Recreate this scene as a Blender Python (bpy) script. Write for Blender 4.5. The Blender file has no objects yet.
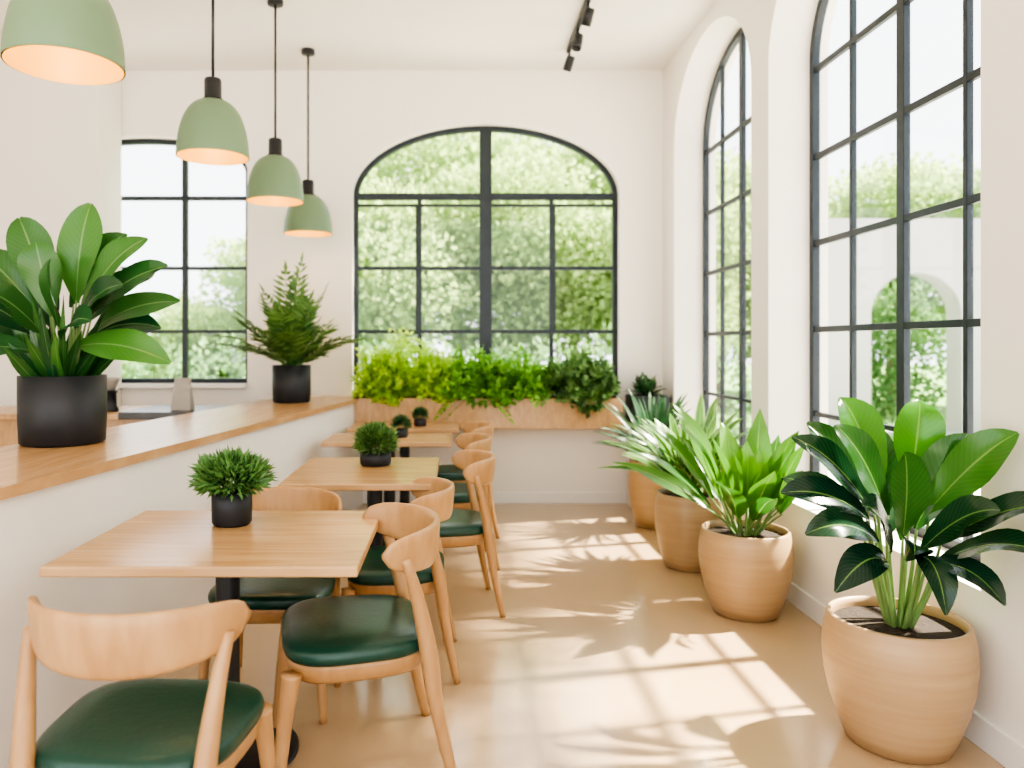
import bpy, bmesh, math, random
from mathutils import Vector, Matrix
random.seed(7)
R=random.random
def U(a,b): return a+(b-a)*random.random()
scene=bpy.context.scene
COL=scene.collection
# ------------------------------------------------------------------ materials
def new_mat(name):
    m=bpy.data.materials.new(name); m.use_nodes=True
    nt=m.node_tree
    b=nt.nodes['Principled BSDF']
    return m,nt,b
def c4(c): return (c[0],c[1],c[2],1)
def plain(name,col,rough=.5,metal=0,noise=0,scale=20,bump=0):
    m,nt,b=new_mat(name)
    b.inputs['Roughness'].default_value=rough; b.inputs['Metallic'].default_value=metal
    tc=nt.nodes.new('ShaderNodeTexCoord'); n=nt.nodes.new('ShaderNodeTexNoise')
    n.inputs['Scale'].default_value=scale; n.inputs['Detail'].default_value=4
    nt.links.new(tc.outputs['Object'],n.inputs['Vector'])
    mx=nt.nodes.new('ShaderNodeMix'); mx.data_type='RGBA'
    mx.inputs[6].default_value=c4([max(0,x*(1-noise)) for x in col]); mx.inputs[7].default_value=c4([x*(1+noise) for x in col])
    nt.links.new(n.outputs['Fac'],mx.inputs[0]); nt.links.new(mx.outputs[2],b.inputs['Base Color'])
    if bump:
        bp=nt.nodes.new('ShaderNodeBump'); bp.inputs['Strength'].default_value=bump; bp.inputs['Distance'].default_value=.01
        nt.links.new(n.outputs['Fac'],bp.inputs['Height']); nt.links.new(bp.outputs[0],b.inputs['Normal'])
    return m
def wood(name,c1,c2,rough=.4,scale=(3,30,30),coord='Object'):
    m,nt,b=new_mat(name)
    b.inputs['Roughness'].default_value=rough
    tc=nt.nodes.new('ShaderNodeTexCoord'); mp=nt.nodes.new('ShaderNodeMapping'); mp.inputs['Scale'].default_value=scale
    n=nt.nodes.new('ShaderNodeTexNoise'); n.inputs['Scale'].default_value=1; n.inputs['Detail'].default_value=6; n.inputs['Distortion'].default_value=.6
    nt.links.new(tc.outputs[coord],mp.inputs[0]); nt.links.new(mp.outputs[0],n.inputs['Vector'])
    r=nt.nodes.new('ShaderNodeValToRGB'); r.color_ramp.elements[0].position=.3; r.color_ramp.elements[1].position=.7
    r.color_ramp.elements[0].color=c4(c1); r.color_ramp.elements[1].color=c4(c2)
    nt.links.new(n.outputs['Fac'],r.inputs[0]); nt.links.new(r.outputs[0],b.inputs['Base Color'])
    return m
def floor_mat():
    m,nt,b=new_mat('floor_polished_beige')
    tc=nt.nodes.new('ShaderNodeTexCoord')
    n=nt.nodes.new('ShaderNodeTexNoise'); n.inputs['Scale'].default_value=1; n.inputs['Detail'].default_value=3
    mp2=nt.nodes.new('ShaderNodeMapping'); mp2.inputs['Scale'].default_value=(1.2,.8,1)
    nt.links.new(tc.outputs['Object'],mp2.inputs[0]); nt.links.new(mp2.outputs[0],n.inputs['Vector'])
    r=nt.nodes.new('ShaderNodeValToRGB'); r.color_ramp.elements[0].position=.3; r.color_ramp.elements[1].position=.7
    r.color_ramp.elements[0].color=c4((.47,.33,.20)); r.color_ramp.elements[1].color=c4((.53,.38,.235))
    nt.links.new(n.outputs['Fac'],r.inputs[0]); nt.links.new(r.outputs[0],b.inputs['Base Color'])
    b.inputs['Roughness'].default_value=.22
    b.inputs['Coat Weight'].default_value=.45; b.inputs['Coat Roughness'].default_value=.12
    return m
def glass_mat():
    m,nt,b=new_mat('window_glass')
    nt.nodes.remove(b)
    t=nt.nodes.new('ShaderNodeBsdfTransparent'); t.inputs[0].default_value=(.98,.99,.99,1)
    g=nt.nodes.new('ShaderNodeBsdfGlossy'); g.inputs['Roughness'].default_value=.03
    lw=nt.nodes.new('ShaderNodeLayerWeight'); lw.inputs[0].default_value=.5
    p=nt.nodes.new('ShaderNodeMath'); p.operation='POWER'; p.inputs[1].default_value=5
    a=nt.nodes.new('ShaderNodeMath'); a.operation='MULTIPLY_ADD'; a.inputs[1].default_value=.4; a.inputs[2].default_value=.025
    nt.links.new(lw.outputs['Facing'],p.inputs[0]); nt.links.new(p.outputs[0],a.inputs[0])
    mx=nt.nodes.new('ShaderNodeMixShader')
    nt.links.new(a.outputs[0],mx.inputs[0]); nt.links.new(t.outputs[0],mx.inputs[1]); nt.links.new(g.outputs[0],mx.inputs[2])
    nt.links.new(mx.outputs[0],nt.nodes['Material Output'].inputs[0])
    return m
def leaf_mat(name,dark,light,rib=(.45,.6,.2),edge=None,rough=.35,trans=.3,vein=.06):
    m,nt,b=new_mat(name)
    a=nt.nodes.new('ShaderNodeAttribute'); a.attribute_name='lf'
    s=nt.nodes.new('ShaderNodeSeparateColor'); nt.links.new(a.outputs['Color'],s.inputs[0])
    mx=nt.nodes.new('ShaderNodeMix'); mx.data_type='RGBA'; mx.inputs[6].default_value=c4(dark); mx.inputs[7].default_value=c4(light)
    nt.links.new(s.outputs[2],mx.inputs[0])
    def math_(op,a_,b_=None):
        n=nt.nodes.new('ShaderNodeMath'); n.operation=op
        for i,v in enumerate((a_,b_)):
            if v is None: continue
            if isinstance(v,(int,float)): n.inputs[i].default_value=v
            else: nt.links.new(v,n.inputs[i])
        return n.outputs[0]
    d=math_('ABSOLUTE',math_('SUBTRACT',s.outputs[0],.5))
    ribf=math_('MULTIPLY',math_('LESS_THAN',d,.022),.5)
    vv=math_('SINE',math_('MULTIPLY',math_('SUBTRACT',s.outputs[1],math_('MULTIPLY',d,.5)),95))
    vf=math_('MULTIPLY',math_('GREATER_THAN',vv,.85),vein)
    f=math_('MAXIMUM',ribf,vf)
    m2=nt.nodes.new('ShaderNodeMix'); m2.data_type='RGBA'; m2.inputs[7].default_value=c4(rib)
    nt.links.new(f,m2.inputs[0]); nt.links.new(mx.outputs[2],m2.inputs[6])
    out=m2.outputs[2]
    if edge:
        m3=nt.nodes.new('ShaderNodeMix'); m3.data_type='RGBA'; m3.inputs[7].default_value=c4(edge)
        nt.links.new(math_('MULTIPLY',math_('GREATER_THAN',d,.34),.7),m3.inputs[0]); nt.links.new(out,m3.inputs[6]); out=m3.outputs[2]
    nt.links.new(out,b.inputs['Base Color']); b.inputs['Roughness'].default_value=rough
    t=nt.nodes.new('ShaderNodeBsdfTranslucent')
    hs=nt.nodes.new('ShaderNodeHueSaturation'); hs.inputs['Value'].default_value=1.5; nt.links.new(out,hs.inputs['Color'])
    nt.links.new(hs.outputs[0],t.inputs[0])
    ms=nt.nodes.new('ShaderNodeMixShader'); ms.inputs[0].default_value=trans
    nt.links.new(b.outputs[0],ms.inputs[1]); nt.links.new(t.outputs[0],ms.inputs[2])
    nt.links.new(ms.outputs[0],nt.nodes['Material Output'].inputs[0])
    return m
def pot_mat():
    m,nt,b=new_mat('beige_planter_clay')
    tc=nt.nodes.new('ShaderNodeTexCoord'); w=nt.nodes.new('ShaderNodeTexNoise'); mp=nt.nodes.new('ShaderNodeMapping'); mp.inputs['Scale'].default_value=(2,2,40)
    w.inputs['Scale'].default_value=1; w.inputs['Detail'].default_value=4
    nt.links.new(tc.outputs['Object'],mp.inputs[0]); nt.links.new(mp.outputs[0],w.inputs['Vector'])
    r=nt.nodes.new('ShaderNodeValToRGB'); r.color_ramp.elements[0].color=c4((.43,.275,.145)); r.color_ramp.elements[1].color=c4((.49,.33,.18))
    r.color_ramp.elements[0].position=.3; r.color_ramp.elements[1].position=.7
    nt.links.new(w.outputs['Fac'],r.inputs[0]); nt.links.new(r.outputs[0],b.inputs['Base Color'])
    bp=nt.nodes.new('ShaderNodeBump'); bp.inputs['Strength'].default_value=.1; bp.inputs['Distance'].default_value=.003
    nt.links.new(w.outputs['Fac'],bp.inputs['Height']); nt.links.new(bp.outputs[0],b.inputs['Normal'])
    b.inputs['Roughness'].default_value=.38
    return m
def emis(name,col,st):
    m,nt,b=new_mat(name); b.inputs['Emission Color'].default_value=c4(col); b.inputs['Emission Strength'].default_value=st
    b.inputs['Base Color'].default_value=c4(col); return m
M_wall=plain('white_plaster',(.86,.815,.75),.7,noise=.012,scale=3,bump=.03)
M_ceil=plain('ceiling_plaster',(.87,.83,.775),.8,noise=.01,scale=2)
M_trim=plain('white_trim_paint',(.86,.83,.79),.4,noise=.01)
M_floor=floor_mat()
M_black=plain('black_metal',(.02,.022,.027),.4,noise=.1)
M_frame=plain('window_frame_dark_steel',(.016,.026,.036),.4,noise=.1)
M_glass=glass_mat()
M_ash=wood('honey_ash_wood',(.40,.215,.09),(.51,.30,.14),.36,(18,18,4))
M_top=wood('oak_tabletop',(.46,.265,.12),(.57,.355,.178),.26,(3,40,10))
M_oak=wood('oak_cap',(.47,.275,.13),(.58,.365,.19),.26,(30,3,10))
M_green=plain('green_leather',(.009,.055,.038),.3,noise=.15,scale=60,bump=.08)
M_lamp=plain('sage_green_enamel',(.155,.238,.14),.42,noise=.03)
M_lampin=plain('gold_shade_lining',(.78,.48,.13),.4,noise=.03)
M_bulb=emis('warm_bulb',(1,.75,.38),6)
M_pot=pot_mat()
M_bpot=plain('charcoal_planter',(.022,.024,.029),.5,noise=.1,scale=30)
M_soil=plain('soil',(.04,.027,.018),.95,noise=.5,scale=60,bump=.8)
M_stem=plain('stem_green',(.10,.22,.05),.45,noise=.2)
M_stemp=plain('stem_pale_green',(.17,.28,.09),.45,noise=.2)
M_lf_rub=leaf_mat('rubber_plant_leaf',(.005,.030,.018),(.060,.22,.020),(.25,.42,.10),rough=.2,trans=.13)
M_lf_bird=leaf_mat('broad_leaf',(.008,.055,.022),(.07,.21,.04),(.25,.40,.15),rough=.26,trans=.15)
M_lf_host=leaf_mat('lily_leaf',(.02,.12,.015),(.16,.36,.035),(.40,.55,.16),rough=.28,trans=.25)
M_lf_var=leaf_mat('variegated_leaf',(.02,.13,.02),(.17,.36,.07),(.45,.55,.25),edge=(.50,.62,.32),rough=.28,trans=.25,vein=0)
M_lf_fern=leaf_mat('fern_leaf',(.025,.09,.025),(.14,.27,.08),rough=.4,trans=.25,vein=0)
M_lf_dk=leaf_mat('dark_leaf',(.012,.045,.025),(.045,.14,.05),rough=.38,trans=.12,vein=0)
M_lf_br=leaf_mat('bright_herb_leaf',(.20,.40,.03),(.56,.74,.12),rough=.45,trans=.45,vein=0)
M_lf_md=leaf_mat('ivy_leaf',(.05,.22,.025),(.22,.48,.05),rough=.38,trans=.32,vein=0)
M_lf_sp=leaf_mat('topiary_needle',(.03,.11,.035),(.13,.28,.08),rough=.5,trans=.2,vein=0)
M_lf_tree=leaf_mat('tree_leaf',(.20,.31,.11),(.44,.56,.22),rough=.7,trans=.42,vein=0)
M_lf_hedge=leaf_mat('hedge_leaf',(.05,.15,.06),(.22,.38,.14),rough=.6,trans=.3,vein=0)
M_trunk=plain('bark',(.22,.17,.12),.9,noise=.4,scale=12,bump=.5)
M_pave=plain('patio_paving',(.60,.58,.54),.8,noise=.08,scale=1.5)
M_grass=plain('lawn',(.18,.33,.09),.9,noise=.3,scale=4)
M_bldg=plain('rendered_wall_outside',(.42,.42,.405),.8,noise=.08,scale=1)
M_dark=plain('dark_stone_counter',(.03,.03,.033),.25,noise=.2)
M_grey=plain('grey_card',(.36,.33,.30),.6,noise=.05)
# ------------------------------------------------------------------ helpers
def link(o,parent=None):
    COL.objects.link(o)
    if parent is not None: o.parent=parent
    return o
def empty(name,loc=(0,0,0),rz=0):
    o=bpy.data.objects.new(name,None); o.location=loc; o.rotation_euler=(0,0,rz); o.empty_display_size=.1
    return link(o)
def mobj(name,me,parent=None,loc=(0,0,0),rot=(0,0,0)):
    o=bpy.data.objects.new(name,me); o.location=loc; o.rotation_euler=rot
    return link(o,parent)
def mesh(name,vf,mat,smooth=True):
    v,f=vf; me=bpy.data.meshes.new(name); me.from_pydata([tuple(x) for x in v],[],f); me.materials.append(mat)
    bm=bmesh.new(); bm.from_mesh(me); bmesh.ops.recalc_face_normals(bm,faces=bm.faces); bm.to_mesh(me); bm.free()
    if smooth: me.polygons.foreach_set('use_smooth',[True]*len(me.polygons))
    return me
def box(name,x0,x1,y0,y1,z0,z1,mat,parent=None,bev=.004,loc=(0,0,0)):
    bm=bmesh.new(); bmesh.ops.create_cube(bm,size=1)
    for v in bm.verts:
        v.co=Vector(((x0+x1)/2+v.co.x*(x1-x0),(y0+y1)/2+v.co.y*(y1-y0),(z0+z1)/2+v.co.z*(z1-z0)))
    if bev: bmesh.ops.bevel(bm,geom=list(bm.edges),offset=bev,segments=2,affect='EDGES',profile=.5)
    me=bpy.data.meshes.new(name); bm.to_mesh(me); bm.free(); me.materials.append(mat)
    return mobj(name,me,parent,loc)
def tube(pts,rad,seg=10,flat=1.0):
    v=[];f=[];n=len(pts); pts=[Vector(p) for p in pts]
    for i,p in enumerate(pts):
        t=(pts[min(i+1,n-1)]-pts[max(i-1,0)]).normalized()
        ref=Vector((0,1,0)) if abs(t.z)>.7 else Vector((0,0,1))
        a=t.cross(ref).normalized(); b=t.cross(a).normalized()
        r=rad[i] if isinstance(rad,(list,tuple)) else rad
        for k in range(seg):
            an=2*math.pi*k/seg
            v.append(p+a*math.cos(an)*r+b*math.sin(an)*r*flat)
    for i in range(n-1):
        for k in range(seg):
            k2=(k+1)%seg
            f.append((i*seg+k,i*seg+k2,(i+1)*seg+k2,(i+1)*seg+k))
    f.append(tuple(range(seg))[::-1]); f.append(tuple((n-1)*seg+k for k in range(seg)))
    return v,f
def smoothpts(pts,rad,n=6):
    P=[Vector(p) for p in pts]; out=[];ro=[]
    for i in range(len(P)-1):
        p0=P[max(i-1,0)];p1=P[i];p2=P[i+1];p3=P[min(i+2,len(P)-1)]
        for k in range(n):
            t=k/n
            out.append(.5*((2*p1)+(p2-p0)*t+(2*p0-5*p1+4*p2-p3)*t*t+(-p0+3*p1-3*p2+p3)*t**3)); ro.append(rad[i]*(1-t)+rad[i+1]*t)
    out.append(P[-1]); ro.append(rad[-1]); return out,ro
def lathe(prof,seg=48,close=False):
    v=[];f=[]
    for r,z in prof:
        for k in range(seg):
            a=2*math.pi*k/seg; v.append((r*math.cos(a),r*math.sin(a),z))
    for i in range(len(prof)-1):
        for k in range(seg):
            k2=(k+1)%seg; f.append((i*seg+k,i*seg+k2,(i+1)*seg+k2,(i+1)*seg+k))
    if close:
        f.append(tuple(range(seg))); f.append(tuple((len(prof)-1)*seg+k for k in range(seg)))
    return v,f
def merge(lst):
    V=[];F=[]
    for v,f in lst:
        o=len(V); V+=list(v); F+=[tuple(i+o for i in q) for q in f]
    return V,F
def shape2d(name,loops,d0,d1,axis,mat,parent=None,loc=(0,0,0)):
    """flat outline (with holes) extruded; axis 'Y': (x,z) plane ; axis 'X': (y,z) plane ; axis 'Z': plan"""
    cu=bpy.data.curves.new(name+'_c','CURVE'); cu.dimensions='2D'; cu.fill_mode='BOTH'; cu.extrude=abs(d1-d0)/2
    for lp in loops:
        s=cu.splines.new('POLY'); s.points.add(len(lp)-1); s.use_cyclic_u=True
        for i,p in enumerate(lp): s.points[i].co=(p[0],p[1],0,1)
    o=bpy.data.objects.new(name+'_t',cu); COL.objects.link(o)
    dg=bpy.context.evaluated_depsgraph_get(); dg.update()
    me=bpy.data.meshes.new_from_object(o.evaluated_get(dg)); me.name=name
    bpy.data.objects.remove(o); mid=(d0+d1)/2
    for v in me.vertices:
        x,y,z=v.co
        v.co=(x,z+mid,y) if axis=='Y' else ((z+mid,x,y) if axis=='X' else (x,y,z+mid))
    bm=bmesh.new(); bm.from_mesh(me); bmesh.ops.remove_doubles(bm,verts=bm.verts,dist=1e-5); bmesh.ops.recalc_face_normals(bm,faces=bm.faces); bm.to_mesh(me); bm.free()
    me.polygons.foreach_set('use_smooth',[False]*len(me.polygons))
    me.materials.clear(); me.materials.append(mat)
    return mobj(name,me,parent,loc)
def arch(a,b,z0,sp,rise,n=72):
    c=(a+b)/2; h=(b-a)/2
    return [(a,z0),(b,z0)]+[(c+h*math.cos(math.pi*i/n),sp+rise*math.sin(math.pi*i/n)) for i in range(n+1)]
def archtop(x,a,b,sp,rise):
    c=(a+b)/2;h=(b-a)/2; q=max(0,1-((x-c)/h)**2); return sp+rise*math.sqrt(q)
def window(name,a,b,z0,sp,rise,vs,hs,pos,axis,fw=.05,fd=.06,dk=1.0):
    root=empty(name)
    d0=pos-fd/2; d1=pos+fd/2
    shape2d('outer_frame',[arch(a,b,z0,sp,rise),arch(a+fw,b-fw,z0+fw,sp,rise-fw)],d0,d1,axis,M_frame,root)
    def bx(nm,u0,u1,z0_,z1_,th):
        th*=dk
        if axis=='Y': box(nm,u0,u1,pos-th,pos+th,z0_,z1_,M_frame,root,.003)
        else: box(nm,pos-th,pos+th,u0,u1,z0_,z1_,M_frame,root,.003)
    for i,(x,zl,zh,hw) in enumerate(vs):
        top=archtop(x,a,b,sp,rise)-fw*.5 if zh is None else zh
        bx('mullion_%d'%(i+1),x-hw,x+hw,zl,top,.022+hw*.2)
    c=(a+b)/2;h=(b-a)/2
    for i,(z,hw) in enumerate(hs):
        e=h if z<=sp else h*math.sqrt(max(0,1-((z-sp)/rise)**2))
        bx('transom_%d'%(i+1),c-e+.02,c+e-.02,z-hw,z+hw,.02+hw*.15)
    shape2d('glass',[arch(a+.02,b-.02,z0+.02,sp,rise-.02)],pos-.004,pos+.004,axis,M_glass,root)
    return root
# ------------------------------------------------------------------ room
XR=1.84; YB=6.73; ZC=3.83; XL=-5.5; YF=-1.2
box('floor',XL-.2,XR+.35,YF,YB+.3,-.12,0,M_floor,bev=0)
box('ceiling',XL-.2,XR+.35,YF,YB+.3,ZC,ZC+.15,M_ceil,bev=0)
W1=(2.66,4.46); W2=(4.72,6.38); SZ=.54; SP=3.05; RI=.66
shape2d('wall_right',[[(YF,0),(YB+.3,0),(YB+.3,ZC),(YF,ZC)],arch(*W1,SZ,SP,RI),arch(*W2,SZ,SP,RI)],XR,XR+.35,'X',M_wall)
BW=(-.91,1.46); LW=(-3.7,-1.84)
shape2d('wall_back',[[(XL,0),(XR,0),(XR,ZC),(XL,ZC)],arch(BW[0],BW[1],.96,2.73,.635),arch(LW[0],LW[1],1.06,2.95,.30)],YB,YB+.28,'Y',M_wall)
box('wall_left',XL-.2,XL,YF,YB+.3,0,ZC,M_wall,bev=0)
box('wall_pillar',-4.3,-2.95,6.3,YB,0,ZC,M_wall,bev=.01)
box('baseboard_right',XR-.02,XR,YF,YB,0,.11,M_trim)
box('baseboard_back',-1.0,XR-.02,YB-.018,YB,0,.10,M_trim)
# windows
q=(BW[1]-BW[0])/4
window('window_1',BW[0],BW[1],.96,2.73,.635,
  [(BW[0]+2*q,.96,None,.055),(BW[0]+q,.96,2.73,.018),(BW[0]+3*q,.96,2.73,.018),(BW[0]+q-.025,1.5,2.66,.012),(BW[0]+3*q+.025,1.5,2.66,.012)],
  [(2.735,.03),(2.655,.012),(2.09,.017),(1.52,.017)],YB+.12,'Y',fw=.042)
window('window_2',LW[0],LW[1],1.06,2.95,.30,
  [(-2.43,1.06,None,.022),(-3.05,1.06,None,.022)],[(2.72,.018),(2.09,.016),(1.52,.016)],YB+.12,'Y',fw=.04)
for nm,(a,b) in (('window_3',W1),('window_4',W2)):
    s=(b-a)/4
    window(nm,a,b,SZ,SP,RI,[(a+s,SZ,None,.013),(a+2*s,SZ,None,.03),(a+3*s,SZ,None,.013)],
      [(1.0,.013),(1.49,.017),(1.99,.017),(2.49,.017),(3.0,.017)],2.10,'X',fw=.045,fd=.04,dk=.6)
box('trim_1',LW[0],LW[1],YB-.06,YB+.09,1.02,1.06,M_trim)
# half wall dividing the dining aisle from the bar
def hr(y): return -1.789+.15*y
hw=empty('half_wall')
y0,y1=1.2,YB
shape2d('wall_body',[[(hr(y0)-.03,y0),(hr(y1)-.03,y1),(hr(y1)-.69,y1),(hr(y0)-.69,y0)]],0,.91,'Z',M_wall,hw)
shape2d('wooden_cap',[[(hr(y0),y0),(hr(y1),y1),(hr(y1)-.72,y1),(hr(y0)-.72,y0)]],.91,.95,'Z',M_oak,hw)
# ------------------------------------------------------------------ geometry accumulator for foliage
class Geo:
    def __init__(s): s.v=[];s.f=[];s.c=[]
    def leaf(s,base,tip,width,N=(0,-.5,.8),bow=.06,prof='ob',nl=9,nw=4,shade=None,fold=.18,droop=0):
        base=Vector(base);tip=Vector(tip);N=Vector(N).normalized(); L=(tip-base).length
        if shade is None: shade=R()
        mid=(base+tip)/2+N*bow+Vector((0,0,droop))
        o=len(s.v)
        for i in range(nl+1):
            t=i/nl
            p=base*(1-t)**2+mid*2*t*(1-t)+tip*t*t
            T=((mid-base)*(1-t)+(tip-mid)*t).normalized()
            S=T.cross(N)
            if S.length<.05: S=T.cross(Vector((0,0,1)))
            S.normalize(); NN=S.cross(T).normalized()
            if prof=='ob': w=math.sin(math.pi*min(1,(t*.97+.02))**1.12)**.75
            elif prof=='lan': w=math.sin(math.pi*(t*.96+.03)**.75)**1.1
            elif prof=='strap': w=min(1,.55+t*1.5)*(1-t**3.0)**.8+.0
            else: w=math.sin(math.pi*(t*.97+.02))
            w*=width/2
            for j in range(nw+1):
                u=j/nw*2-1
                wav=math.sin(t*9+shade*20)*.05*width*abs(u)
                s.v.append(p+S*u*w+NN*(abs(u)*w*fold+wav)); s.c.append(((u+1)/2,t,shade))
        for i in range(nl):
            for j in range(nw):
                a=o+i*(nw+1)+j; s.f.append((a,a+1,a+nw+2,a+nw+1))
    def dia(s,p,T,S,L,W,shade):
        o=len(s.v); T=T.normalized();S=S.normalized(); n=T.cross(S)
        s.v+= [p,p+T*L*.45+S*W/2+n*L*.05,p+T*L,p+T*L*.45-S*W/2+n*L*.05]; s.c+=[(.5,0,shade),(.9,.5,shade),(.5,1,shade),(.1,.5,shade)]
        s.f.append((o,o+1,o+2,o+3))
    def clamp(s,xm,ym):
        for v in s.v:
            if v.y>ym: v.y=ym-(v.y-ym)*.3
            if v.x>xm: v.x=xm-(v.x-xm)*.3
    def mesh(s,name,mat):
        me=bpy.data.meshes.new(name); me.from_pydata([tuple(x) for x in s.v],[],s.f); me.materials.append(mat)
        at=me.color_attributes.new('lf','FLOAT_COLOR','POINT'); fl=[]
        for c in s.c: fl+= [c[0],c[1],c[2],1]
        at.data.foreach_set('color',fl)
        me.polygons.foreach_set('use_smooth',[True]*len(me.polygons)); return me
def rvec():
    z=U(-1,1);a=U(0,6.283);r=math.sqrt(1-z*z); return Vector((r*math.cos(a),r*math.sin(a),z))
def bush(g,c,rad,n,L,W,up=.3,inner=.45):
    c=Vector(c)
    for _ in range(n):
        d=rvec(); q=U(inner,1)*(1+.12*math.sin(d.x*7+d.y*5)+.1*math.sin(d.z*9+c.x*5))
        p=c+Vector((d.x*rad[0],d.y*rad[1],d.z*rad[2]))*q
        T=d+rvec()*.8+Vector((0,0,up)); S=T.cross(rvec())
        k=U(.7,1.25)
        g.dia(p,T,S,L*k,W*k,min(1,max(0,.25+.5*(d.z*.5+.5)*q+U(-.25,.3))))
def sprigs(g,c,rad,n,L,W,up=.6):
    """airy herb: short arching twigs carrying paired leaves"""
    c=Vector(c)
    for _ in range(n):
        d=rvec(); d.z=abs(d.z)*1.0-.15; d.normalize()
        a=c+Vector((d.x*rad[0],d.y*rad[1],d.z*rad[2]))*U(.2,.6)
        e=c+Vector((d.x*rad[0],d.y*rad[1],d.z*rad[2]))*U(.75,1.25)
        T=(e-a).normalized()
        for k in range(9):
            t=k/8; p=a.lerp(e,t); S=T.cross(rvec()).normalized()
            for s_ in (-1,1):
                dd=(S*s_+T*.6+Vector((0,0,up*.3))).normalized()
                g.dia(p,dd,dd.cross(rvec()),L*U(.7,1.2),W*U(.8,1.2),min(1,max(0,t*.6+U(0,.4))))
# ------------------------------------------------------------------ dining chair
def superout(hx,hy,e,n,taper=0):
    pts=[]
    for k in range(n):
        a=2*math.pi*k/n; c=math.cos(a);s_=math.sin(a)
        x=math.copysign(abs(c)**(2/e),c)*hx; y=math.copysign(abs(s_)**(2/e),s_)*hy
        x*=1+taper*y/hy; pts.append((x,y))
    return pts
def pad(out,rings):
    v=[];f=[];n=len(out)
    for sc,z in rings:
        for x,y in out: v.append((x*sc,y*sc,z))
    for i in range(len(rings)-1):
        for k in range(n):
            k2=(k+1)%n; f.append((i*n+k,i*n+k2,(i+1)*n+k2,(i+1)*n+k))
    f.append(tuple(range(n))); f.append(tuple((len(rings)-1)*n+k for k in range(n)))
    return v,f
out=superout(.235,.215,3.4,48,.06)
def cush():
    rings=[(.5,.420),(.95,.420),(.985,.426),(1,.437),(1,.450),(.985,.461),(.95,.468),(.85,.474),(.6,.477),(.3,.476),(.04,.476)]
    return pad(out,rings)
ME_seat=mesh('seat_cushion',cush(),M_green)
ME_rail=mesh('seat_rail',pad(out,[(.6,.36),(.90,.363),(.94,.375),(.965,.41),(.96,.424),(.6,.424)]),M_ash)
def backrest():
    v=[];f=[];n=33;m=16;Rr=.262
    for i in range(n):
        u=i/(n-1)*2-1; th=math.radians(74)*u
        hh=.074*(1-.30*u**2)*max(.02,(1-abs(u)**9))**.5+.001; tk=.0125*(1-.3*u*u)
        zc=.736+.012*(u*u)
        for k in range(m):
            a=2*math.pi*k/m; ca=math.cos(a);sa=math.sin(a)
            dz=math.copysign(abs(sa)**.55,sa)*hh; dr=math.copysign(abs(ca)**.8,ca)*tk
            r=Rr+dr+.10*dz
            v.append((r*math.sin(th),.02-r*math.cos(th),zc+dz))
    for i in range(n-1):
        for k in range(m):
            k2=(k+1)%m; f.append((i*m+k,i*m+k2,(i+1)*m+k2,(i+1)*m+k))
    f.append(tuple(range(m))); f.append(tuple((n-1)*m+k for k in range(m)))
    return v,f
ME_back=mesh('backrest',backrest(),M_ash)
def leg(pts,rad): 
    p,r=smoothpts(pts,rad); return tube(p,r,12)
LEGS=[]
for sx in (-1,1):
    LEGS.append(mesh('rear_leg',leg([(sx*.222,-.262,0),(sx*.208,-.212,.25),(sx*.203,-.190,.42),(sx*.216,-.155,.60),(sx*.231,-.118,.73)],[.0145,.021,.0265,.020,.013]),M_ash))
for sx in (-1,1):
    LEGS.append(mesh('front_leg',leg([(sx*.232,.232,0),(sx*.212,.205,.28),(sx*.203,.188,.40)],[.0145,.022,.030]),M_ash))
def chair(x,y,deg,k=1,kz=None):
    r=empty('dining_chair',(x,y,0),math.radians(deg)); r.scale=(k,k,kz or k)
    mobj('seat_cushion',ME_seat,r); mobj('seat_rail',ME_rail,r); mobj('backrest',ME_back,r)
    for i,m in enumerate(LEGS): mobj('leg_%d'%(i+1),m,r)
chair(-.755,1.90,-4,1.04,1.01)
chair(-.34,2.57,103,1.12,1.01)
chair(-.72,3.05,180,1,.97)
chair(-.26,3.36,92,1,.97)
chair(-.04,4.10,97)
chair(-.02,4.92,97)
chair(.03,5.70,95)
# ------------------------------------------------------------------ tables
def table(x0,x1,y0,y1,cx=None):
    cx=(x0+x1)/2 if cx is None else cx; cy=(y0+y1)/2
    r=empty('dining_table',(cx,cy,0))
    box('tabletop',x0-cx,x1-cx,y0-cy,y1-cy,.718,.75,M_top,r,.006)
    mobj('pedestal_column',mesh('pedestal_column',lathe([(.04,.012),(.04,.70),(.09,.705),(.09,.718)],24,True),M_black,False),r)
    mobj('base_disc',mesh('base_disc',lathe([(.235,0),(.24,.004),(.24,.010),(.23,.014),(.05,.018)],48,True),M_black,True),r)
table(-1.22,-.285,2.225,2.99,-.78)
table(-.83,-.09,3.55,4.40,-.42)
table(-.90,-.02,5.08,5.60)
table(-.84,.03,5.88,6.36)
def topiary(x,y,pr,ph,br,n=900,mat=M_lf_sp,zs=.75):
    r=empty('potted_topiary',(x,y,.7505))
    mobj('pot',mesh('pot',lathe([(pr*.86,0),(pr*.98,.01),(pr,.5*ph),(pr,ph),(pr*.9,ph),(pr*.88,ph*.85),(.002,ph*.85)],32,True),M_bpot),r)
    g=Geo(); c=Vector((0,0,ph+br*zs*.4))
    for _ in range(n):
        d=rvec()
        if d.z<-.4: d.z=-d.z
        s_=U(.25,.82)*(1+.1*math.sin(d.x*6)*math.cos(d.y*7)); p=c+Vector((d.x*br,d.y*br,d.z*br*zs))*s_
        T=d+rvec()*.6+Vector((0,0,.2)); S=T.cross(rvec())
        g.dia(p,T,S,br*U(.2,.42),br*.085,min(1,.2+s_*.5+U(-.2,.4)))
    mobj('foliage',g.mesh('topiary_foliage',mat),r)
topiary(-.81,2.76,.072,.12,.145,2800,zs=.66)
topiary(-.43,4.12,.085,.07,.125,2400,M_lf_fern,.9)
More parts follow.
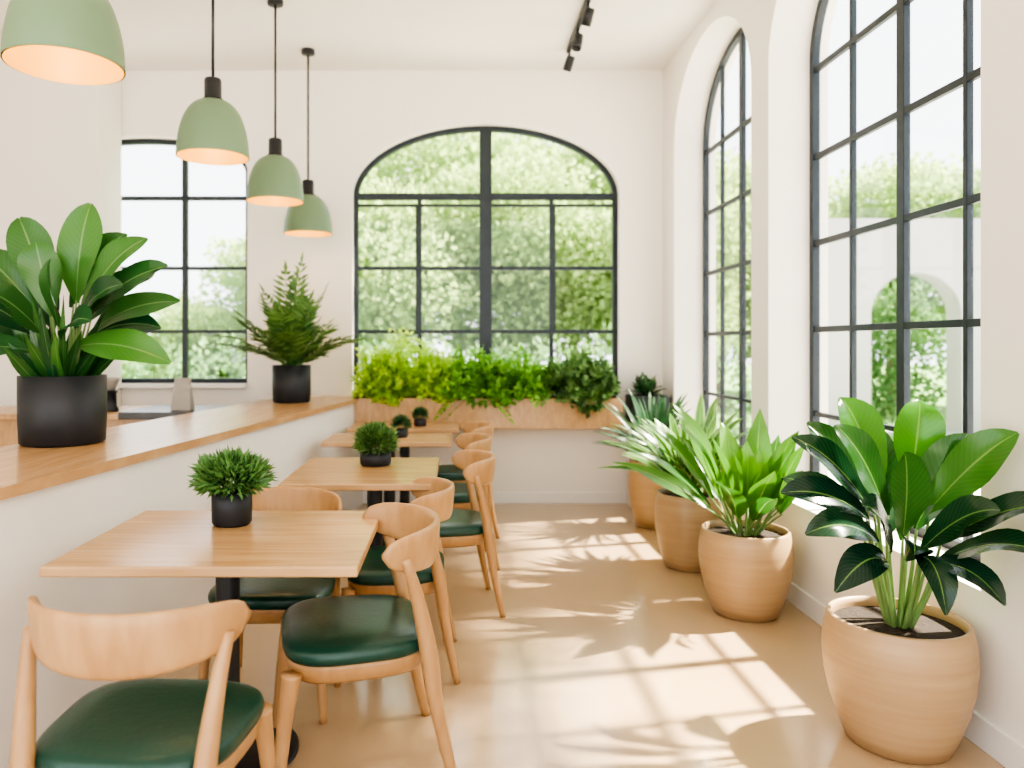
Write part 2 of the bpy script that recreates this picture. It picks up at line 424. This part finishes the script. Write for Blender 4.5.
topiary(-.38,5.35,.05,.06,.075,1100,M_lf_dk,.95)
topiary(-.28,6.1,.05,.06,.072,1100,M_lf_dk,.95)
# ------------------------------------------------------------------ pendant lamps
shade_prof=[]
for i in range(25):
    t=i/24
    a=t*math.pi/2*.955
    r_=.192*(math.cos(a)**.66)*(1+.03*(1-t)); shade_prof.append((r_,.32*math.sin(a)**1.0/math.sin(math.pi/2*.955)))
ME_shade=mesh('shade',lathe(shade_prof,56),M_lamp)
ME_shin=mesh('shade_lining',lathe([(r*.985-.002,z-.001) for r,z in shade_prof[:-1]]+[(.002,.310)],56),M_lampin)
ME_neck=mesh('neck',lathe([(.06,.308),(.058,.324),(.047,.33),(.047,.43),(.042,.44),(.01,.445)],28,True),M_black)
ME_bulb=mesh('bulb',lathe([(.002,.11),(.03,.12),(.042,.15),(.035,.19),(.02,.22),(.018,.27)],20,True),M_bulb)
def pendant(x,y,zb):
    r=empty('pendant_lamp',(x,y,zb))
    mobj('shade',ME_shade,r); mobj('shade_lining',ME_shin,r); mobj('neck',ME_neck,r); mobj('bulb',ME_bulb,r)
    mobj('socket',mesh('socket',lathe([(.02,.26),(.02,.305)],16,True),M_black),r)
    mobj('cord',mesh('cord',tube([(0,0,.44),(0,0,ZC-zb-.02)],.009,8),M_black),r)
    mobj('canopy',mesh('canopy',lathe([(.055,ZC-zb-.035),(.055,ZC-zb)],28,True),M_black),r)
    l=bpy.data.lights.new('bulb_light','POINT'); l.energy=1.8; l.color=(1,.74,.36); l.shadow_soft_size=.045
    lo=bpy.data.objects.new('bulb_light',l); lo.location=(0,0,.09); link(lo,r)
pendant(-1.385,2.70,2.39); pendant(-1.36,4.27,2.455); pendant(-1.265,5.35,2.41); pendant(-1.21,6.26,2.315)
# track light
tr=empty('ceiling_track_light',(.93,5.4,ZC))
box('track',-.018,.018,-1.3,.85,-.035,0,M_black,tr)
for i,(yy,ax,ay) in enumerate(((-.75,.5,.3),(-.1,.45,.25),(.35,-.3,.2),(.78,.4,.3))):
    mobj('stem_%d'%(i+1),mesh('stem',tube([(0,yy,-.03),(0,yy,-.10)],.009,8),M_black),tr)
    mobj('spot_head_%d'%(i+1),mesh('spot_head',lathe([(.02,.05),(.034,.045),(.036,-.07),(.03,-.07),(.028,-.03)],20,True),M_black),tr,(0,yy,-.13),(ax,ay,0))
# ------------------------------------------------------------------ floor planters with plants
def big_pot(root,h,r):
    prof=[(r*.60,0),(r*.68,.005),(r*.78,h*.14),(r*.89,h*.32),(r*.97,h*.52),(r,h*.70),(r*.985,h*.84),(r*.945,h*.95),(r*.93,h*.99),(r*.915,h),(r*.87,h),(r*.86,h*.95),(r*.86,h*.88)]
    mobj('planter_pot',mesh('planter_pot',lathe(prof,64),M_pot),root)
    mobj('soil',mesh('soil',lathe([(r*.87,h*.92),(r*.4,h*.935),(.002,h*.94)],40),M_soil),root)
# rubber plant (front)
r=empty('potted_rubber_plant',(1.565,2.69,0)); H=.44; big_pot(r,H,.243)
g=Geo(); st=[]
spec=[ # base(dx,dy,dz) tip(dx,dy,dz) width shade
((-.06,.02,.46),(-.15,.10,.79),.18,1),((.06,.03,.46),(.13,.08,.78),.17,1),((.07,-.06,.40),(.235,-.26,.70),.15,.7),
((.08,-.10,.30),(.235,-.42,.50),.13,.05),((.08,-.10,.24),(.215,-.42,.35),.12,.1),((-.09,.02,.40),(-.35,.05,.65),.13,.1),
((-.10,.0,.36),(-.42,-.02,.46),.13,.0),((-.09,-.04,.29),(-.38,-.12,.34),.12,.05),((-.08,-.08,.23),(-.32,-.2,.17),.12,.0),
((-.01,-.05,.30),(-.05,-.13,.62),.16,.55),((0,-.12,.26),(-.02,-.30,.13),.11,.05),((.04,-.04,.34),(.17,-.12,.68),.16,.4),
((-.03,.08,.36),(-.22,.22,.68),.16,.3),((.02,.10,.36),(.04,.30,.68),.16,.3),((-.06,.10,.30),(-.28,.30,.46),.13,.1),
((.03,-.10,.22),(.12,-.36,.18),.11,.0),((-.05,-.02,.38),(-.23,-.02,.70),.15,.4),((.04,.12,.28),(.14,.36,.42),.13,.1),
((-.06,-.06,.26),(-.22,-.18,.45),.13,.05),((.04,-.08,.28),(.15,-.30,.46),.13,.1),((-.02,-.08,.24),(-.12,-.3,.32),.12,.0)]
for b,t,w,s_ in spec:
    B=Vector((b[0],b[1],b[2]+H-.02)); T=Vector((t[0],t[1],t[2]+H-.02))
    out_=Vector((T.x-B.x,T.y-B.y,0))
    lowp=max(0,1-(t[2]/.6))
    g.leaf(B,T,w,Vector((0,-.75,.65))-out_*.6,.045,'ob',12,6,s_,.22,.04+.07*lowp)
    bs=Vector((b[0]*.3,b[1]*.3,H-.04))
    st.append(tube(*smoothpts([bs,(bs+B)/2+Vector((b[0]*.12,b[1]*.12,.01)),B+(T-B)*.03],[.009,.007,.004],5),8))
mobj('leaves',g.mesh('rubber_leaves',M_lf_rub),r); mobj('stems',mesh('rubber_stems',merge(st),M_stemp),r)
def rosette(name,loc,H,pr,n,Lr,Wr,elev,mat,prof='lan',bow=.07,stemlen=.35,pot=True,xclip=None,droop=0,nw=4):
    r=empty(name,loc)
    if pot: big_pot(r,H,pr)
    g=Geo(); st=[]
    for i in range(n):
        q_=i/n; az=i*2.39996+U(-.2,.2); el=math.radians(elev[0]+(elev[1]-elev[0])*q_+U(-6,6)); L=U(*Lr)*(1 if el<1.3 else .9)
        if abs(math.sin(az))>.75: L*=.88
        d=Vector((math.cos(az)*math.cos(el),math.sin(az)*math.cos(el),math.sin(el)))
        b0=Vector((math.cos(az),math.sin(az),0))*.03*(1+R()); b0.z=H*.92
        B=b0+d*L*stemlen+Vector((0,0,.03)); T=b0+d*L+Vector((0,0,-droop*L*math.cos(el)))
        if xclip is not None and loc[0]+T.x>xclip:
            T.x=xclip-loc[0]-U(0,.03); B.x=min(B.x,T.x*.6)
        N=Vector((-d.x*.6,-d.y*.6-.45,.7))
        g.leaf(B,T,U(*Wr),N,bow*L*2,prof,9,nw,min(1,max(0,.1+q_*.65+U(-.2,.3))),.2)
        if stemlen>.1: st.append(tube(*smoothpts([b0,(b0+B)/2+Vector((0,0,.01)),B+(T-B)*.04],[.007,.006,.003],4),6))
    mobj('leaves',g.mesh(name+'_leaves',mat),r)
    if st: mobj('stems',mesh(name+'_stems',merge(st),M_stemp),r)
    return r
rosette('potted_peace_lily',(1.52,3.98,0),.44,.235,32,(.52,.80),(.10,.15),(32,86),M_lf_host,'lan',.06,.24,True,1.80,.08)
rosette('potted_dracaena',(1.475,4.80,0),.47,.21,84,(.50,.76),(.06,.09),(30,88),M_lf_var,'strap',.12,.0,True,1.80,.22)
rosette('potted_yucca',(1.54,5.88,0),.51,.2,80,(.50,.74),(.035,.055),(24,88),M_lf_dk,'strap',.10,.0,True,1.80,.2)
# pinnate fronds
def frond(g,st,b,az,el,L,mat=None,n=15,ll=.16,lw=.022,droop=.5,xmax=None):
    d=Vector((math.cos(az)*math.cos(el),math.sin(az)*math.cos(el),math.sin(el)))
    P=[]
    for i in range(n+1):
        t=i/n; p=Vector(b)+d*L*t+Vector((0,0,-droop*L*t*t*math.cos(el)*.9)); P.append(p)
    st.append(tube(P[::3],[.005-.0035*k/max(1,len(P[::3])-1) for k in range(len(P[::3]))],6))
    sd=Vector((-math.sin(az),math.cos(az),0))
    for i in range(int(n*.25),n+1):
        t=i/n; T=(P[min(i+1,n)]-P[max(i-1,0)]).normalized()
        l=ll*math.sin(math.pi*min(1,(t-.2)/.85*.85+.15))**.6*U(.85,1.1)
        for s_ in (-1,1):
            dd=(sd*s_+T*.75+Vector((0,0,U(-.25,.1)))).normalized()
            g.dia(P[i].copy(),dd,T.cross(dd).cross(dd)+rvec()*.2,l,lw,U(.2,1))
    T=(P[-1]-P[-2]).normalized(); g.dia(P[-1].copy(),T,sd,ll*.7,lw,.7)
def cyl_pot(root,r0,h):
    mobj('pot',mesh('pot',lathe([(r0*.9,0),(r0*.97,.008),(r0,h*.4),(r0,h),(r0*.92,h),(r0*.9,h*.9),(.002,h*.9)],40,True),M_bpot),root)
rt=empty('potted_parlor_palm',(-1.29,6.0,.951)); cyl_pot(rt,.15,.29)
g=Geo();st=[]
for i in range(40):
    az=i*2.4; L_=U(.55,.82); el=math.radians(U(35,84))
    if math.sin(az)>.3: L_*=.75
    elif abs(math.sin(az))<.6: L_*=1.08
    frond(g,st,(U(-.03,.03),U(-.03,.03),.25),az,el,L_,ll=.17,lw=.032,droop=.45)
mobj('fronds',g.mesh('palm_fronds',M_lf_fern),rt); mobj('stems',mesh('palm_stems',merge(st),M_stem),rt)
# large broad leaf plant on the half wall
rt=empty('potted_broadleaf_plant',(-1.80,3.49,.951)); cyl_pot(rt,.185,.31)
g=Geo();st=[];H=.28
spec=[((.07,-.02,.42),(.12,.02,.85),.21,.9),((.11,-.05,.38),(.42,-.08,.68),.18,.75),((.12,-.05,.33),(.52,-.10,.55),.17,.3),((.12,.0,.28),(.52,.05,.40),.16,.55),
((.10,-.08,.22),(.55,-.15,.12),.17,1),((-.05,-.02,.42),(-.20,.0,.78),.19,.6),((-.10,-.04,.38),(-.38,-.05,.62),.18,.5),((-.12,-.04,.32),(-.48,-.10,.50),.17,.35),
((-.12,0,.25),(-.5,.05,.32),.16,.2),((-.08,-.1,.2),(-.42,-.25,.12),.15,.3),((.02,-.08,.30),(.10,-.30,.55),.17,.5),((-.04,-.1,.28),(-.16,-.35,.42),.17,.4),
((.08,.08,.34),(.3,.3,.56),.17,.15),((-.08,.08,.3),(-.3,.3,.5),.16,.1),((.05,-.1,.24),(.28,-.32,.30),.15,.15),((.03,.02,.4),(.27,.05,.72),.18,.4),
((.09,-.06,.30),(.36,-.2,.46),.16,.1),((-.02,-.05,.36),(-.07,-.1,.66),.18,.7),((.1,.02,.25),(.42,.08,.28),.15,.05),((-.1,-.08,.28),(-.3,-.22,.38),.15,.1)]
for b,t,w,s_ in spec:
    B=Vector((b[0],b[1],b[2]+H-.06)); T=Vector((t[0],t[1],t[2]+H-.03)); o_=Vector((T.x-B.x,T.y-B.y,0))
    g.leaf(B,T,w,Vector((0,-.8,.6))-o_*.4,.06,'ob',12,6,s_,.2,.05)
    bs=Vector((b[0]*.5,b[1]*.5,H-.01)); st.append(tube(*smoothpts([bs,(bs+B)/2,B+(T-B)*.03],[.009,.007,.004],5),8))
for i in range(48):
    az=U(0,6.28); rr=U(.02,.12); b=Vector((math.cos(az)*rr,math.sin(az)*rr,H-.01)); T=b+Vector((math.cos(az)*U(.05,.24),math.sin(az)*U(.05,.24),U(.16,.40)))
    g.leaf(b,T,U(.035,.06),(0,-.8,.4),.02,'lan',7,2,U(.1,.8),.2)
mobj('leaves',g.mesh('broad_leaves',M_lf_bird),rt); mobj('stems',mesh('broad_stems',merge(st),M_stemp),rt)
# ------------------------------------------------------------------ planter box under back window
pb=empty('window_planter_box',(0,6.58,0))
box('trough',-.86,1.42,-.15,.145,.69,.95,M_oak,pb,.006)
box('soil',-.83,1.39,-.12,.12,.93,.955,M_soil,pb,0)
g=Geo()
for cx,rx,rz in ((-.70,.17,.36),(-.5,.2,.48),(-.28,.2,.42),(-.1,.16,.34)): sprigs(g,(cx,-.04,.97),(rx,.16,rz),78,.06,.032,.6)
g.clamp(1.40,.13)
mobj('herb_foliage',g.mesh('herb_foliage',M_lf_br),pb)
g=Geo()
for i in range(40):
    frond(g,[],(U(-.02,.66),U(-.08,.0),.97),i*2.4,math.radians(U(15,85)),U(.26,.42),n=11,ll=.095,lw=.034,droop=.9)
for cx,rx,rz in ((.02,.18,.26),(.25,.25,.38),(.5,.22,.32),(.66,.14,.24)): sprigs(g,(cx,-.05,.98),(rx,.2,rz),62,.062,.036,.1)
bush(g,(.3,-.19,.96),(.25,.05,.07),160,.055,.035,-.3)
g.clamp(1.40,.13)
mobj('fern_foliage',g.mesh('fern_foliage',M_lf_md),pb)
g=Geo()
for i in range(28):
    frond(g,[],(U(.86,1.24),U(-.08,.0),.97),i*2.4,math.radians(U(15,85)),U(.24,.38),n=11,ll=.09,lw=.034,droop=.9)
for cx,rx,rz in ((.90,.17,.26),(1.12,.2,.34),(1.25,.12,.26)): sprigs(g,(cx,-.05,.98),(rx,.17,rz),60,.066,.04,0)
bush(g,(1.12,-.19,.93),(.14,.05,.09),160,.055,.04,-.3)
g.clamp(1.44,.13)
mobj('leafy_foliage',g.mesh('leafy_foliage',M_lf_fern),pb)
# dark planter in the corner
cp=empty('corner_planter_box',(1.655,6.54,0))
box('box_body',-.145,.145,-.13,.145,0,.72,M_trim,cp,.006)
box('dark_tray',-.155,.155,-.14,.15,.72,.97,M_bpot,cp,.006)
g=Geo();st=[]
for i in range(30): frond(g,st,(U(-.04,.02),U(-.05,.02),.96),math.pi/2+i*2.4,math.radians(U(35,80)),U(.13,.22),n=10,ll=.06,lw=.026,droop=.6)
g.clamp(.17,.17)
mobj('fronds',g.mesh('corner_fronds',M_lf_dk),cp)
# ------------------------------------------------------------------ bar area
bc=empty('bar_counter',(0,0,0))
box('counter_body',-3.7,-1.75,5.35,5.95,0,.88,M_oak,bc)
box('counter_top',-2.35,-1.72,5.30,6.0,.88,.93,M_dark,bc)
box('counter_top_wood',-3.75,-2.35,5.30,6.0,.88,.92,M_oak,bc)
cg=empty('coffee_grinder',(-2.5,5.5,.921))
mobj('body',mesh('grinder_body',lathe([(.06,0),(.065,.01),(.05,.04),(.045,.13),(.055,.135),(.055,.15)],24,True),M_black),cg)
mobj('hopper',mesh('grinder_hopper',lathe([(.035,.15),(.07,.23),(.072,.24),(.03,.245)],24,True),M_grey),cg)
ms=empty('menu_stand',(-1.97,5.5,.931))
mobj('card',mesh('stand_card',([(-.07,-.05,0),(.07,-.05,0),(.07,.05,0),(-.07,.05,0),(-.055,-.008,.23),(.055,-.008,.23),(.055,.008,.23),(-.055,.008,.23)],[(0,1,2,3),(4,5,6,7),(0,1,5,4),(1,2,6,5),(2,3,7,6),(3,0,4,7)]),M_grey,False),ms)
# ------------------------------------------------------------------ outside
box('patio_ground',-40,45,-20,60,-.35,-.14,M_pave,bev=0)
box('lawn_ground',-30,40,11.5,58,-.14,-.10,M_grass,bev=0)
g=Geo()
for i in range(9):
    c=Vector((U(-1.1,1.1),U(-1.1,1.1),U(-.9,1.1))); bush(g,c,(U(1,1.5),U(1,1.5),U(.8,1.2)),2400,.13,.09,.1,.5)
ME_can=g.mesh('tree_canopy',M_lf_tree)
def tree(x,y,h,s_,rz=0,me=None):
    r=empty('tree',(x,y,-.12),rz)
    o=mobj('canopy',me or ME_can,r,(0,0,h)); o.scale=(s_,s_,s_)
    mobj('trunk',mesh('trunk',tube(*smoothpts([(0,0,0),(.08,.02,h*.4),(-.05,.05,h*.8),(0,0,h)],[.2,.15,.12,.05],5),10),M_trunk),r)
for i,(x,y,h,s_) in enumerate(((-1.6,14.5,2.8,1.0),(1.6,15.5,3.0,1.1),(4.0,14.5,2.6,.9),(6.5,19,3.6,1.3),(-7,20,1.2,.8),(0,21,5.0,1.5),(-10.5,21,1.3,.9),(3.5,22,4.6,1.5),(11.5,20,3.8,1.3),(15.5,17,4.6,1.5),(10,25,4,1.4),(18,12,4,1.3),(-4.5,22,2.6,1.2))):
    tree(x,y,h,s_,i*1.3)
# added out-of-view tree shape, there only to block the high sun
g=Geo()
for i in range(8): bush(g,(U(-.4,.6),-1.9+i*.54,U(-.1,.3)),(.85,.6,.5),400,.20,.13,.0,.2)
tree(5.3,5.1,6.75,1.0,0,g.mesh('sun_blocker_canopy',M_lf_tree))
g=Geo()
for i in range(21): bush(g,(-13+i*.85,11.9+U(-.2,.2),.6),(.6,.5,.95),460,.12,.08,.2,.6)
mobj('garden_hedge',g.mesh('garden_hedge',M_lf_hedge))
# outbuilding with arched opening
shape2d('garden_building',[[(5.4,-.12),(11.5,-.12),(11.5,3.5),(5.4,3.5)],arch(6.9,8.4,-.05,1.9,.7)],12.6,13.0,'Y',M_bldg)
g=Geo(); 
for i in range(5): bush(g,(6.9+i*.4,13.9,1.2),(.5,.3,1.4),900,.11,.08,.2,.6)
mobj('arch_shrub',g.mesh('arch_shrub',M_lf_hedge))
# ------------------------------------------------------------------ light
w=bpy.data.worlds.new('World'); scene.world=w; w.use_nodes=True
bg=w.node_tree.nodes['Background']; bg.inputs[0].default_value=(.95,.97,1,1); bg.inputs[1].default_value=2.3
sl=bpy.data.lights.new('sun','SUN'); sl.energy=22; sl.angle=math.radians(1.9); sl.color=(1,.90,.74)
so=bpy.data.objects.new('sun',sl); so.rotation_euler=Vector((-1,-.22,-1.12)).to_track_quat('-Z','Y').to_euler(); so.location=(8,4,9); link(so)
# ------------------------------------------------------------------ camera
cam=bpy.data.cameras.new('camera'); co=bpy.data.objects.new('camera',cam); link(co)
co.location=(0,0,1.4); co.rotation_euler=(math.pi/2,0,0)
cam.sensor_width=36; cam.lens=36*760/1024; cam.shift_x=57/1024; cam.shift_y=-39/1024; cam.clip_start=.05
cam.dof.use_dof=True; cam.dof.focus_distance=2.7; cam.dof.aperture_fstop=1.8
scene.camera=co
scene.view_settings.view_transform='AgX'
scene.view_settings.look='AgX - High Contrast'
scene.view_settings.exposure=.45
